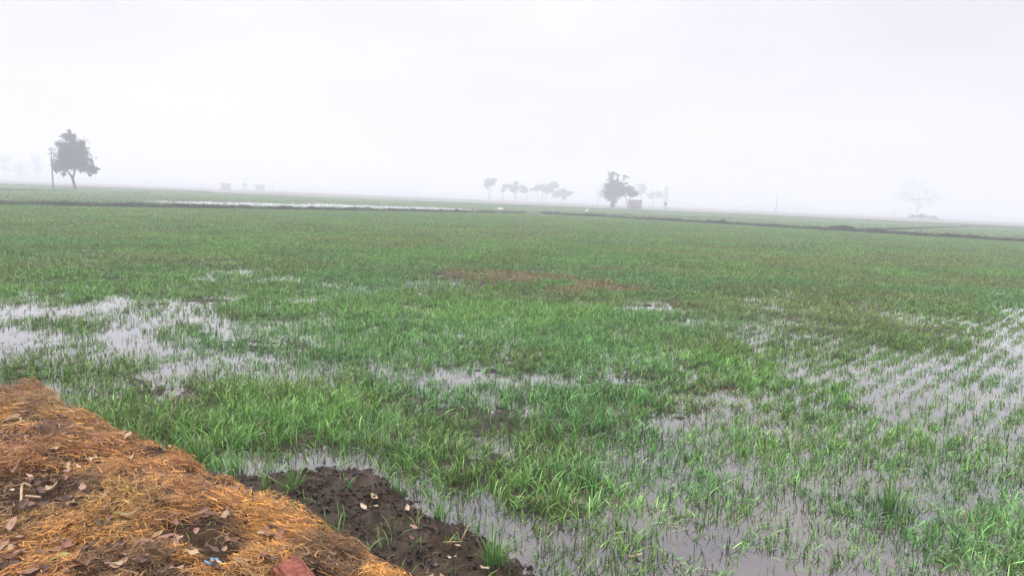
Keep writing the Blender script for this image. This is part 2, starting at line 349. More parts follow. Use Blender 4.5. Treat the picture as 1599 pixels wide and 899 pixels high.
# ------------------------------------------------------------------ the wheat
M_wheat = mat('wheat_leaf', attr=True, rough=.40, spec=.42, trans=.16)
G1 = np.array([.052, .165, .032]); G2 = np.array([.165, .350, .085]); G3 = np.array([.065, .200, .085]); DRY = np.array([.24, .17, .075]); OL = np.array([.120, .180, .045])
bag = Bag()
def sow(rmin, rmax, dens, nb, segs, hs, ws, amax=43, outside=False):
    area = math.radians(2 * amax) / 2 * (rmax ** 2 - rmin ** 2)
    n = int(area * dens)
    r = np.sqrt(rng.uniform(rmin ** 2, rmax ** 2, n)); a = np.radians(rng.uniform(-amax, amax, n))
    x, y = r * np.sin(a), r * np.cos(a)
    # pull the plants towards sowing rows
    rowd = .215; q = x * VR[0] + y * VR[1]; qn = np.round(q / rowd) * rowd
    k = (.12 + .30 * sst(5, 8, r)) * (1 - sst(30, 60, r)); dq = (qn - q) * k + rng.normal(0, .022, n)
    x = x + VR[0] * dq; y = y + VR[1] * dq
    l1 = side((x, y), BL[0], BL[1]) < -8; l2 = side((x, y), BR[0], BR[1]) < -8
    ok = (l1 & l2) if not outside else ~((side((x, y), BL[0], BL[1]) < 40) & (side((x, y), BR[0], BR[1]) < 40))
    if rmin < 12: ok &= bank_s(x, y) < -.16
    x, y = x[ok], y[ok]
    z, wet, bm = ground_z(x, y)
    wp = np.maximum(wet, (.55 + .2 * (x > 0) * 0) * np.maximum(mask(WET, x * 1.045, y * 1.045), mask(WET, x * 1.09, y * 1.09))) if (rmin < 32 and rmin > 3) else wet
    md = np.maximum(mask(MUDDY, x, y), 0); br = mask(BROWN, x, y) * sst(.35, .6, fbm(x * 1.1, y * .7, 4, 87)); lu = mask(LUSH, x, y)
    d = np.hypot(x, y)
    cl = fbm(x * 1.5, y * 1.5, 3, 77); cl2 = fbm(x * .35, y * .35, 3, 78); cl3 = fbm(x * 3.2, y * 3.2, 2, 79)
    p = .72 + .4 * lu - .34 * md - .12 * br + 1.5 * (cl - .5) + .9 * (cl3 - .5)
    pw = (.58 + 1.3 * (cl - .5) + 1.1 * (cl3 - .5)) * np.clip(1.5 - .13 * d + .4 * (x > 0), .36, 1.0) + (x < 0) * 1.5 * (fbm((x * VR[0] + y * VR[1]) / 1.6, (x * UR[0] + y * UR[1]) / .42, 3, 93) - .52) + .5 * lu * (d < 7) + .10 * (d < 7) + .22 * 1.5 * sst(1.2, 2.6, x) + .17
    p = p * (1 - wp) + np.clip(pw, .03, 1) * wp
    p = p + .22 * sst(11, 17, d)
    p = np.where(bm > .3, .03 + .5 * np.maximum(0, cl3 - .58), p)
    if outside: p = np.where(wet > .4, .22, .9)
    kp = rng.uniform(0, 1, len(x)) < p
    x, y, z, wet, md, br, lu, cl, cl2, d, cl3 = [v[kp] for v in (x, y, z, wp, md, br, lu, cl, cl2, d, cl3)]
    z = np.maximum(z, -.03) - .01
    rep = lambda v: np.repeat(v, nb, 0)
    m = len(x) * nb
    X = rep(x) + rng.normal(0, .02, m); Y = rep(y) + rng.normal(0, .02, m); Z = rep(z)
    ph = rep(rng.uniform(.8, 1.2, len(x)))
    H = hs * ph * rng.uniform(.55, 1.15, m) * (1 + .18 * rep(lu) - .25 * rep(md) - .40 * rep(br) - .18 * rep(wet) + .5 * (rep(cl) - .5))
    Wd = ws * rng.uniform(.7, 1.25, m)
    flat = rep(md * .3 + br * .5)
    bend = np.clip(np.abs(rng.normal(.42, .36, m)) + flat + .30 * (rng.uniform(0, 1, m) < .25), .03, 1.5)
    phi = rng.uniform(0, 2 * math.pi, m); tw = rng.normal(0, .7, m)
    mixv = np.clip(rng.uniform(0, 1, m) ** (1.6 - .7 * rep(lu)) + .25 * rep(sst(10, 30, d)), 0, 1)[:, None]
    cb = G1 * (1 - mixv) + G2 * mixv
    lu_ = rep(lu)[:, None]; cb = cb * (1 + .12 * lu_)
    bl = (rep(sst(.45, .62, cl2)) * .35)[:, None]; cb = cb * (1 - bl) + G3 * bl
    ol = (rep(np.clip(md * .7 + br * .8, 0, 1)))[:, None] * rng.uniform(.3, 1, m)[:, None]; cb = cb * (1 - ol) + OL * ol
    olf = (rep(sst(.5, .68, fbm(x * .6, y * .6, 3, 83)) * .6))[:, None]; cb = cb * (1 - olf) + (OL * .6 + G1 * .4) * olf
    ob = (rep(sst(.46, .66, fbm(x * .22, y * .5, 4, 85)) * sst(10, 15, d) * (1 - .7 * sst(35, 60, d))) * .48)[:, None] * rng.uniform(.4, 1.2, m)[:, None]; ob = np.clip(ob, 0, 1); cb = cb * (1 - ob) + np.array([.20, .21, .085]) * ob
    brr = rep(br)[:, None] * (rng.uniform(0, 1, m) < .4)[:, None]; cb = np.where(brr > .4, np.array([.20, .095, .035]) * rng.uniform(.6, 1.2, m)[:, None], cb)
    cb = cb * (rep(np.exp(rng.normal(0, .30, len(x)))) * np.exp(rng.normal(-.05, .30, m)))[:, None]
    dry = rng.uniform(0, 1, m) < .06 + .10 * rep(md)
    ctip = np.where(dry[:, None], DRY, cb * np.array([1.45, 1.25, 1.0])); cb = np.where((dry & (rng.uniform(0, 1, m) < .4))[:, None], DRY * .8, cb)
    V, Q, C = blades(X, Y, Z, H, Wd, bend, phi, tw, cb, ctip, segs)
    bag.add(V, Q, C)
sow(2.3, 7, 500, 5, 4, .126, .0074, 52)
sow(7, 15, 430, 5, 3, .098, .0076, 44)
sow(15, 32, 330, 4, 2, .098, .0115, 42)
sow(32, 86, 115, 4, 1, .10, .034, 40)
wheat = bag.build('wheat_crop', M_wheat)
tag(wheat, 'young green wheat growing in rows across the wet field', 'wheat crop', None, 'stuff')
bag = Bag()
sow(60, 200, 9, 3, 1, .15, .08, 40, True)
w2 = bag.build('wheat_crop', M_wheat)
tag(w2, 'pale hazy wheat in the fields beyond the dark earth ridges', 'wheat crop', None, 'stuff')
# weeds along the bunds
bag = Bag()
for (a, b_), s_ in ((BL, 1), (BR, 2)):
    n = 7000; tt = rng.uniform(0.0, 1, n); Ln = np.linalg.norm(b_ - a)
    d = (b_ - a)[:2] / Ln; nr_ = np.array([-d[1], d[0]]); o = rng.normal(0, .22, n)
    x = a[0] + d[0] * tt * Ln + nr_[0] * o; y = a[1] + d[1] * tt * Ln + nr_[1] * o
    kp = rng.uniform(0, 1, n) < sst(.35, .6, fbm(tt * Ln / 1.6, tt * 0, 3, s_ * 7)) ; x, y = x[kp], y[kp]; m = len(x)
    cc = np.array([.03, .05, .02]) * rng.uniform(.6, 1.6, m)[:, None]
    bag.add(*blades(x, y, np.full(m, .12), rng.uniform(.12, .34, m), rng.uniform(.03, .07, m), rng.uniform(.1, .9, m), rng.uniform(0, 6.28, m), rng.normal(0, .7, m), cc, cc, 2))
o = bag.build('bund_weeds', M_wheat); tag(o, 'dark low weeds growing along the earth ridges', 'weeds', None, 'stuff')

# crumbs of earth and bits of old straw on the bare mud
M_crumb = mat('earth_crumb', attr=True, rough=.75, spec=.3)
n = 60000; x = rng.uniform(-2.6, 1.6, n); y = rng.uniform(1.8, 5.2, n)
bmk = mask(BANKMUD, x, y, .02, .02); kp = (bmk > rng.uniform(.1, 1, n)) & (bank_s(x, y) < .02) & (fbm(x * 6, y * 6, 3, 39) > rng.uniform(.3, .62, n)); x, y = x[kp], y[kp]; m = len(x)
z = ground_z(x, y)[0]; sz_ = .003 + .016 * rng.uniform(0, 1, m) ** 4
oc = np.array([[1, 0, 0], [0, 1, 0], [-1, 0, 0], [0, -1, 0], [0, 0, .8], [0, 0, -.8]]) 
Vo = (np.stack([x, y, z + sz_ * .3], -1)[:, None] + oc[None] * sz_[:, None, None] * rng.uniform(.55, 1.4, (m, 6, 3)) + rng.normal(0, .3, (m, 6, 3)) * sz_[:, None, None]).reshape(-1, 3)
tri = np.array([[0, 1, 4], [1, 2, 4], [2, 3, 4], [3, 0, 4], [1, 0, 5], [2, 1, 5], [3, 2, 5], [0, 3, 5]])
cc = np.array([.032, .023, .016]) * rng.uniform(.5, 1.7, m)[:, None]
o = mesh('earth_crumbs', Vo, (np.arange(m)[:, None, None] * 6 + tri[None]).reshape(-1, 3), M_crumb, None, np.repeat(cc, 6, 0)); tag(o, 'dark earth crumbs on the bare mud beside the straw', 'earth crumbs', None, 'stuff')
bag = Bag(); n = 5000; x = rng.uniform(-2.4, 1.4, n); y = rng.uniform(1.8, 5.0, n)
kp = (mask(BANKMUD, x, y, .03, .03) > rng.uniform(.2, 1, n)) & (bank_s(x, y) < -.01) & (rng.uniform(0, 1, n) < .5); x, y = x[kp], y[kp]; m = len(x)
cc = np.array([.16, .10, .055]) * np.exp(rng.normal(-.3, .5, m))[:, None]
bag.add(*blades(x, y, ground_z(x, y)[0] + .012, rng.uniform(.015, .06, m), rng.uniform(.0015, .004, m), rng.uniform(1.1, 1.5, m), rng.uniform(0, 6.28, m), rng.normal(0, .5, m), cc, cc, 3))
o = bag.build('mud_litter', M_crumb); tag(o, 'short bits of old straw pressed into the black mud', 'litter', None, 'stuff')
bag = Bag(); n = 9000; r_ = np.sqrt(rng.uniform(2.4 ** 2, 9 ** 2, n)); a_ = np.radians(rng.uniform(-44, 44, n)); x, y = r_ * np.sin(a_), r_ * np.cos(a_)
gz_, gw_, gb_ = ground_z(x, y); kp = (gz_ < -.004) & (bank_s(x, y) < -.1) & (fbm(x * 2.2, y * 2.2, 3, 97) > rng.uniform(.35, .7, n)); x, y = x[kp], y[kp]; m = len(x)
cc = np.where((rng.uniform(0, 1, m) < .35)[:, None], np.array([.22, .17, .07]), np.array([.05, .05, .025])) * np.exp(rng.normal(-.1, .4, m))[:, None]
Vf, Qf, Cf = blades(x, y, np.full(m, .004), rng.uniform(.02, .10, m), rng.uniform(.002, .006, m), rng.uniform(1.0, 1.2, m), rng.uniform(0, 6.28, m), rng.normal(0, .4, m), cc, cc, 3)
Vf[:, 2] = .003 + .06 * np.abs(Vf[:, 2] - .004)
bag.add(Vf, Qf, Cf); o = bag.build('floating_litter', M_crumb); tag(o, 'bits of dead wheat leaf floating on the puddles', 'litter', None, 'stuff')
# single wheat plants standing clear of the crop
def tuft(px, py, nb, h, spread, label, dark=1.0, z=.0):
    p = gp(px, py, z + .03); m = nb
    bag = Bag(); a = rng.uniform(0, 6.28, m); r_ = np.abs(rng.normal(0, spread, m))
    mixv = rng.uniform(0, 1, m)[:, None]; cb = (G1 * (1 - mixv) + G2 * mixv) * dark
    dry = (rng.uniform(0, 1, m) < .08)[:, None]; ct = np.where(dry, DRY, cb * 1.1)
    bag.add(*blades(np.cos(a) * r_, np.sin(a) * r_, np.full(m, -.03), h * rng.uniform(.5, 1.15, m), rng.uniform(.005, .009, m), np.clip(np.abs(rng.normal(.4, .3, m)), .04, 1.2), a + rng.normal(0, .6, m), rng.normal(0, .6, m), cb, ct, 5))
    o = bag.build('wheat_tuft', M_wheat); o.location = p
    tag(o, label, 'wheat plant', 'wheat plants standing clear of the crop')
tuft(684., 808., 26, .17, .02, 'small yellowish wheat tuft standing alone on the edge of the black mud', 1.1)
tuft(455., 765., 40, .23, .03, 'tall wheat tuft between the straw bank and the black mud', .9)
tuft(372., 735., 22, .16, .025, 'thin wheat tuft in the pale puddle above the straw bank edge', .95)
tuft(770., 880., 60, .22, .05, 'wheat clump at the lower tip of the black mud bank', 1.0)
tuft(1390., 790., 70, .24, .06, 'dense dark wheat clump rising from open water at the right', .9)
tuft(310., 720., 60, .22, .05, 'bushy dark wheat clump against the top edge of the straw bank', .85)
tuft(625., 770., 26, .19, .025, 'wheat tuft at the upper end of the narrow puddle beside the mud', 1.0)

# ------------------------------------------------------------------ straw
M_straw = mat('dry_straw', attr=True, rough=.55, spec=.35, trans=.15)
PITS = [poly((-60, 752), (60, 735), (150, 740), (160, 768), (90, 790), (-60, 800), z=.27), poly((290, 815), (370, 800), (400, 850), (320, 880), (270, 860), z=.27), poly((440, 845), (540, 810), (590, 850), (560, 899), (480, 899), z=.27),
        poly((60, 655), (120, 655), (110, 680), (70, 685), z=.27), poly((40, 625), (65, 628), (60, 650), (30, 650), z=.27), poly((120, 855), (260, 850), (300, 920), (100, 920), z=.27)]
BRK = gp(463., 905., .3)
def straw(n, lmin, lmax, wmin, wmax, lift, xr=(-6.6, 1.6), yr=(.8, 6.4)):
    x = rng.uniform(xr[0], xr[1], n); y = rng.uniform(yr[0], yr[1], n)
    d = np.hypot(x, y)
    s = bank_s(x, y); nz = .34 * (fbm(x * 3.5, y * 3.5, 4, 15) - .5)
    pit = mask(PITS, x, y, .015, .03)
    thick = fbm(x * 2.6, y * 2.6, 3, 16)
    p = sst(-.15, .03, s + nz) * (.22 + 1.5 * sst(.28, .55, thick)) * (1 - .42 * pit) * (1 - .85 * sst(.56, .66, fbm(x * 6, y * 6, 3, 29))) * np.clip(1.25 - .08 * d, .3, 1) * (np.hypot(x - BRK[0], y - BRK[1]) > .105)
    kp = rng.uniform(0, 1, n) < p; x, y, s, pit, thick = x[kp], y[kp], s[kp], pit[kp], thick[kp]; m = len(x)
    T = np.linspace(-.5, .5, 6)
    th = 2.4 * math.pi * fbm(x * .9, y * .9, 2, 18) + rng.normal(0, .95, m)
    cv = rng.normal(0, 1.9, m); Lh = rng.uniform(lmin, lmax, m)
    ang = th[:, None] + cv[:, None] * T[None]
    st = Lh[:, None] / 5
    cxs = np.cumsum(np.cos(ang) * st, 1); cys = np.cumsum(np.sin(ang) * st, 1)
    cxs += (x - cxs.mean(1))[:, None]; cys += (y - cys.mean(1))[:, None]
    zz = np.maximum(bank_z(cxs, cys), .035) + (lift * (rng.uniform(0, 1, m) ** 1.5) * (.35 + 1.3 * sst(.3, .65, thick)))[:, None] + rng.normal(0, .10, m)[:, None] * (T * Lh[:, None]) + .003
    zz += (.05 * Lh * rng.normal(0, 1, m))[:, None] * np.cos(T * 9 + 1)[None] * .6
    zz = np.maximum(zz, np.maximum(bank_z(cxs, cys), .03) + .002)
    wd = rng.uniform(wmin, wmax, m); tl = rng.uniform(-.8, .8, m)
    sx = -np.sin(ang) * np.cos(tl)[:, None]; sy = np.cos(ang) * np.cos(tl)[:, None]; sz = np.broadcast_to(np.sin(tl)[:, None], ang.shape)
    hw = wd[:, None] * np.array([.5, 1, 1, 1, .9, .35])[None] / 2
    P = np.stack([cxs, cys, zz], -1); Sv = np.stack([sx, sy, sz], -1) * hw[..., None]
    V = np.stack([P - Sv, P + Sv], 2).reshape(-1, 3)
    b_ = (np.arange(m) * 12)[:, None] + np.arange(5)[None] * 2
    Q = np.stack([b_, b_ + 1, b_ + 3, b_ + 2], -1).reshape(-1, 4)
    ca, cbn, cc = np.array([.52, .245, .048]), np.array([.28, .115, .040]), np.array([.24, .175, .05])
    f1 = np.clip(sst(.3, .7, fbm(x * 1.3, y * 1.3, 3, 19)) + rng.normal(0, .3, m), 0, 1)[:, None]
    f2 = np.clip(sst(.52, .7, fbm(x * 2.1, y * 2.1, 3, 20)) * .8 + rng.normal(0, .2, m), 0, 1)[:, None] * .6
    C = (ca * f1 + cbn * (1 - f1)) * (1 - f2) + cc * f2
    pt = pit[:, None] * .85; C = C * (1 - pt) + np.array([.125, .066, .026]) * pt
    C = C * np.exp(rng.normal(-.14, .55, m))[:, None]
    pale = (rng.uniform(0, 1, m) < .04)[:, None]; C = np.where(pale, np.array([.5, .34, .17]), C)
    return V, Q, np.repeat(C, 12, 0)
bag = Bag(); bag.add(*straw(640000, .03, .11, .0016, .0034, .06)); bag.add(*straw(25000, .08, .16, .002, .0036, .06)); bag.add(*straw(60000, .05, .14, .002, .004, .04, (-8, 3), (-1.5, 6.8)))
o = bag.build('straw_litter', M_straw); tag(o, 'matted orange brown straw covering the bank', 'straw', None, 'stuff')
# low green moss and shoots among the straw
bag = Bag(); n = 9000
x = rng.uniform(-5, 1.5, n); y = rng.uniform(1, 6, n); s = bank_s(x, y)
SH = [poly((290, 800), (400, 795), (470, 830), (400, 860), (300, 870), z=.27), poly((90, 640), (170, 655), (200, 690), (110, 670), z=.25), poly((250, 780), (290, 780), (290, 800), (245, 800), z=.27), poly((480, 815), (560, 850), (590, 880), (540, 865), z=.2)]
kp = (mask(SH, x, y, .02, .03) > rng.uniform(.1, 1, n)) & (s > -.05); x, y = x[kp], y[kp]; m = len(x)
cc = np.array([.09, .12, .03]) * rng.uniform(.5, 1.6, m)[:, None]
bag.add(*blades(x, y, bank_z(x, y) + .004, rng.uniform(.02, .06, m), rng.uniform(.003, .007, m), rng.uniform(.3, 1.4, m), rng.uniform(0, 6.28, m), rng.normal(0, .7, m), cc, cc * 1.2, 3))
o = bag.build('moss', M_wheat); tag(o, 'low olive green shoots and moss between the straw', 'moss', None, 'stuff')

# ------------------------------------------------------------------ fallen leaves
def leaf_mesh(L_, W_, fold, curl, wav, seed):
    nu, nv = 12, 7; r = np.random.default_rng(seed); V = []
    for i in range(nu):
        u = i / (nu - 1); wv = W_ / 2 * (math.sin(math.pi * min(1, u * .96 + .02)) ** .8) * (1.12 - .35 * u)
        for j in range(nv):
            v = j / (nv - 1) * 2 - 1
            V.append(((u - .5) * L_, v * wv * math.cos(fold * .5), abs(v) * wv * math.sin(fold) + curl * L_ * (u - .5) ** 2 * 2 + wav * math.sin(u * 9 + v * 2 + seed) * abs(v)))
    I = np.arange(nu * nv).reshape(nu, nv)
    Q = np.stack([I[:-1, :-1], I[1:, :-1], I[1:, 1:], I[:-1, 1:]], -1).reshape(-1, 4)
    st = tube([(-.5 * L_, 0, curl * L_ * .5), (-.62 * L_, .004, curl * L_ * .6), (-.72 * L_, .012, curl * L_ * .5)], [.0016, .0014, .001], 5)
    return merge([(np.array(V), Q), st])
leaf_cols = {'pink': (.33, .19, .13), 'tan': (.40, .28, .16), 'dark': (.09, .05, .03), 'brown': (.20, .10, .055), 'pale': (.50, .38, .28), 'green': (.30, .30, .07)}
LM = {k: mat('leaf_' + k, v, rough=.55, spec=.35, noise=60, bump=.3, bscale=120, var=.35) for k, v in leaf_cols.items()}
protos = {}
def leaf(px, py, col, lab, grp=None, size=.075, yaw=None, tilt=None, z=None, wr=.42, seed=0, name='dead_leaf', curl=.25, fold=.5):
    key = (col, seed % 4, round(wr, 2), round(fold, 1))
    if key not in protos:
        protos[key] = mesh(name, *leaf_mesh(1, wr, fold, curl * (.4 + .5 * (seed % 4)), .03 + .02 * (seed % 3), seed % 4), LM[col], smooth=True, link=False)
    o = protos[key].copy(); o.name = name; COL.objects.link(o)
    zb = .25 if z is None else z
    p = gp(px, py, zb)
    xx, yy = np.array([p[0]]), np.array([p[1]])
    zz = bank_z(xx, yy)[0] + .03 if z is None else max(.004, ground_z(xx, yy)[0][0] + .016)
    if z is None: p = gp(px, py, zz); zz = bank_z(np.array([p[0]]), np.array([p[1]]))[0] + .042
    o.location = (p[0], p[1], zz); o.scale = (size, size, size)
    tl = tilt or (random.uniform(-.35, .35), random.uniform(-.3, .3))
    o.rotation_euler = (tl[0], tl[1], random.uniform(0, 6.28) if yaw is None else yaw)
    tag(o, lab, 'leaf', grp); return o
GS = 'dead leaves scattered over the straw bank'; GM = 'dead leaves lying on the black mud'
NAMED = [(25, 616, 'pink', 'pinkish dry leaf near the top of the straw hump at far left', .10), (130, 765, 'pink', 'long pinkish leaf beside the dark hollow in the straw', .09),
         (20, 768, 'pale', 'pale pink leaf at the left end of the dark hollow in the straw', .06), (205, 809, 'tan', 'large tan leaf lying in the middle of the straw', .10),
         (226, 853, 'pink', 'round pinkish leaf below the middle of the straw', .075), (300, 870, 'tan', 'round greyish tan leaf left of the blue scrap', .075),
         (380, 882, 'tan', 'narrow tan leaf between the blue scrap and the brick', .085), (110, 825, 'brown', 'narrow brown leaf on orange straw in the lower left', .09),
         (20, 822, 'pink', 'pinkish folded leaf at the left frame edge of the straw', .10), (55, 829, 'brown', 'brown leaf beside the folded pinkish leaf at far left', .085),
         (75, 868, 'brown', 'broad brown leaf left of the yellow green leaf', .10), (205, 716, 'pale', 'pale leaf near the upper straw edge', .07), (275, 752, 'tan', 'tan leaf on the bright straw below the bank edge', .06),
         (230, 668, 'brown', 'brown curled leaf beside two pale stems on the upper straw edge', .07), (85, 705, 'tan', 'tan curled leaf with a black shadow on the upper left straw', .07)]
for i, (px, py, c_, lb, sz) in enumerate(NAMED):
    leaf(float(px), float(py), c_, lb, GS, sz, seed=i, wr=.62 if 'round' in lb else .42)
k = 0
while k < 190:
    px = random.uniform(0, 560); py = random.uniform(620, 898)
    P = gp(px, py, .25)
    if bank_s(np.array([P[0]]), np.array([P[1]]))[0] < .08: continue
    if min((px - n_[0]) ** 2 + (py - n_[1]) ** 2 for n_ in NAMED) < 700: continue
    cc_ = random.choice(['brown', 'dark', 'brown', 'pink', 'tan', 'dark'])
    wd_ = {'brown': 'brown dry', 'dark': 'blackish rotting', 'pink': 'small pinkish dry', 'tan': 'small tan dry'}[cc_]
    leaf(px, py, cc_, wd_ + ' leaf half sunk in the orange straw litter', GS, random.uniform(.05, .1), seed=k, curl=random.uniform(.1,.6), fold=random.choice([.3,.5,.9])); k += 1
MUDL = [(568, 783, 'pale', 'pale bent leaf of the pair lying on the black mud', .075), (585, 777, 'tan', 'tan leaf of the pair lying crosswise on the black mud', .08), (636, 792, 'pale', 'bright pale leaf near the puddle edge of the mud', .075),
        (585, 794, 'tan', 'tan leaf just below the pair on the mud', .06), (647, 818, 'pink', 'pinkish leaf upper of two near the middle of the mud', .06), (643, 834, 'brown', 'brown leaf lower of two near the middle of the mud', .07),
        (705, 861, 'pale', 'small pale leaf low on the black mud', .05), (712, 846, 'tan', 'tan leaf under the forked twig on the mud', .07), (668, 893, 'tan', 'tan curled leaf at the frame bottom between straw and mud', .08),
        (757, 881, 'pale', 'pale leaf beside the wheat at the mud tip', .05), (512, 786, 'pale', 'small white pale leaf beside tall wheat tuft on mud', .035), (690, 890, 'pink', 'pinkish leaf at the frame bottom right of the curled tan leaf', .045)]
for i, (px, py, c_, lb, sz) in enumerate(MUDL):
    leaf(float(px), float(py), c_, lb, GM, sz, z=.06, seed=i + 1)
leaf(992., 870., 'tan', 'tan leaf floating on the puddle in the lower middle', None, .08, z=.0, seed=2)
leaf(92., 875., 'green', 'yellow green pointed leaf lying on the lower straw', None, .085, yaw=.7, seed=0)
leaf(185., 805., 'green', 'small crumpled yellow leaf beside the large tan leaf', None, .05, seed=1)
leaf(418., 866., 'green', 'pale yellow leaf touching the left of the brick top', None, .06, yaw=.2, seed=0)
leaf(442., 862., 'pale', 'square cream leaf scrap behind the brick', None, .04, seed=1, wr=.8)
o = leaf(397., 775., 'dark', 'dark brown leaf standing upright at the bank edge', None, .085, yaw=.4, tilt=(.3, -1.35), seed=1)
# pale stalks
M_stalk = mat('bleached_stalk', (.46, .31, .18), rough=.6, noise=30, var=.25)
def stalk(name, pts, rad, label, cat='stalk'):
    W = []
    for px, py, lift in pts:
        p = gp(float(px), float(py), .26); z = bank_z(np.array([p[0]]), np.array([p[1]]))[0]
        p = gp(float(px), float(py), z); W.append((p[0], p[1], z + .02 + lift))
    W = np.array(W); tt = np.linspace(0, len(W) - 1, len(W) * 4); Wi = np.stack([np.interp(tt, np.arange(len(W)), W[:, k]) for k in range(3)], 1)
    for _ in range(2): Wi[1:-1] = (Wi[:-2] + Wi[1:-1] * 2 + Wi[2:]) / 4
    b0 = Wi[0].copy(); V, Q = tube(Wi - b0, rad, 7); o = mesh(name, V, Q, M_stalk, smooth=True); o.location = b0; tag(o, label, cat)
stalk('straw_loop', [(2, 666, .01), (10, 663, .015), (22, 661, .02), (34, 662, .02), (33, 666, .02), (26, 670, .015), (12, 671, .01), (3, 670, .005)], .0035, 'pale loop of bent straw near the left frame edge')
stalk('bent_stalk', [(33, 790, -.01), (34, 778, .03), (36, 774, .05), (50, 774, .03)], .006, 'bleached bent stalk standing in the dark hollow of the straw')
stalk('bent_stalk', [(62, 642, .005), (85, 644, .01), (105, 644, .01), (118, 650, .0)], .005, 'long pale stalk lying along the upper left straw edge')
stalk('bent_stalk', [(40, 783, .01), (52, 784, .01), (64, 785, .01)], .006, 'short pale stalk lying on the floor of the dark hollow')
# forked twig on the mud
P = gp(np.array([692., 722., 720., 731.]), np.array([847., 848., 846., 832.]), .07); P[:, 2] = [.075, .08, .08, .11]
V, Q = merge([tube(P[:2] - P[0], [.003, .0025], 6), tube(P[2:] - P[0], [.003, .002], 6)])
o = mesh('forked_twig', V, Q, M_stalk); o.location = P[0]; tag(o, 'thin pale forked twig on the black mud', 'twig')

# ------------------------------------------------------------------ brick and blue scrap
M_brick = mat('red_brick', (.23, .075, .05), rough=.85, spec=.2, noise=35, bump=.9, bscale=60, var=.4)
import bmesh
bm = bmesh.new(); bmesh.ops.create_cube(bm, size=1)
for v in bm.verts: v.co = Vector((v.co.x * .115, v.co.y * .23, v.co.z * .075))
bmesh.ops.bevel(bm, geom=bm.edges[:], offset=.016, segments=4, affect='EDGES')
bmesh.ops.subdivide_edges(bm, edges=[e for e in bm.edges if e.calc_length() > .03], cuts=9, use_grid_fill=True)
for v in bm.verts:
    q = v.co * 55; k_ = (fbm(np.array([q.x + q.z]), np.array([q.y - q.z]), 3, 3)[0] - .5) * .006; v.co += v.co.normalized() * k_
for f_ in bm.faces: f_.smooth = True
me = bpy.data.meshes.new('red_brick'); bm.to_mesh(me); bm.free(); me.materials.append(M_brick)
o = bpy.data.objects.new('red_brick', me); COL.objects.link(o)
p = gp(463., 905., .3); o.location = (p[0], p[1], bank_z(np.array([p[0]]), np.array([p[1]]))[0] + .05); o.rotation_euler = (.06, -.10, math.radians(38))
tag(o, 'worn red brick lying in the straw at the frame bottom', 'brick')
M_blue = mat('blue_plastic', (.10, .25, .40), rough=.35, spec=.5, noise=40, var=.15)
nu = 9; U, Vv = np.meshgrid(np.linspace(-.5, .5, nu), np.linspace(-.5, .5, nu), indexing='ij')
wob = .25 * np.sin(U * 7 + Vv * 3) * .02 + .3 * (vn(U * 6 + 9, Vv * 6 + 4, 5) - .5) * .04
Vt = np.stack([U * .055 * (1 - .3 * Vv) + .01 * np.sin(Vv * 8), Vv * .026 + U * .012, wob], -1).reshape(-1, 3)
I = np.arange(nu * nu).reshape(nu, nu); Q = np.stack([I[:-1, :-1], I[1:, :-1], I[1:, 1:], I[:-1, 1:]], -1).reshape(-1, 4)
o = mesh('plastic_scrap', Vt, Q, M_blue, smooth=True); sm = o.modifiers.new('s', 'SOLIDIFY'); sm.thickness = .001
p = gp(334., 882., .3); o.location = (p[0], p[1], bank_z(np.array([p[0]]), np.array([p[1]]))[0] + .04); o.rotation_euler = (.5, .1, -.5)
tag(o, 'crumpled light blue plastic scrap in the straw left of the brick', 'scrap')

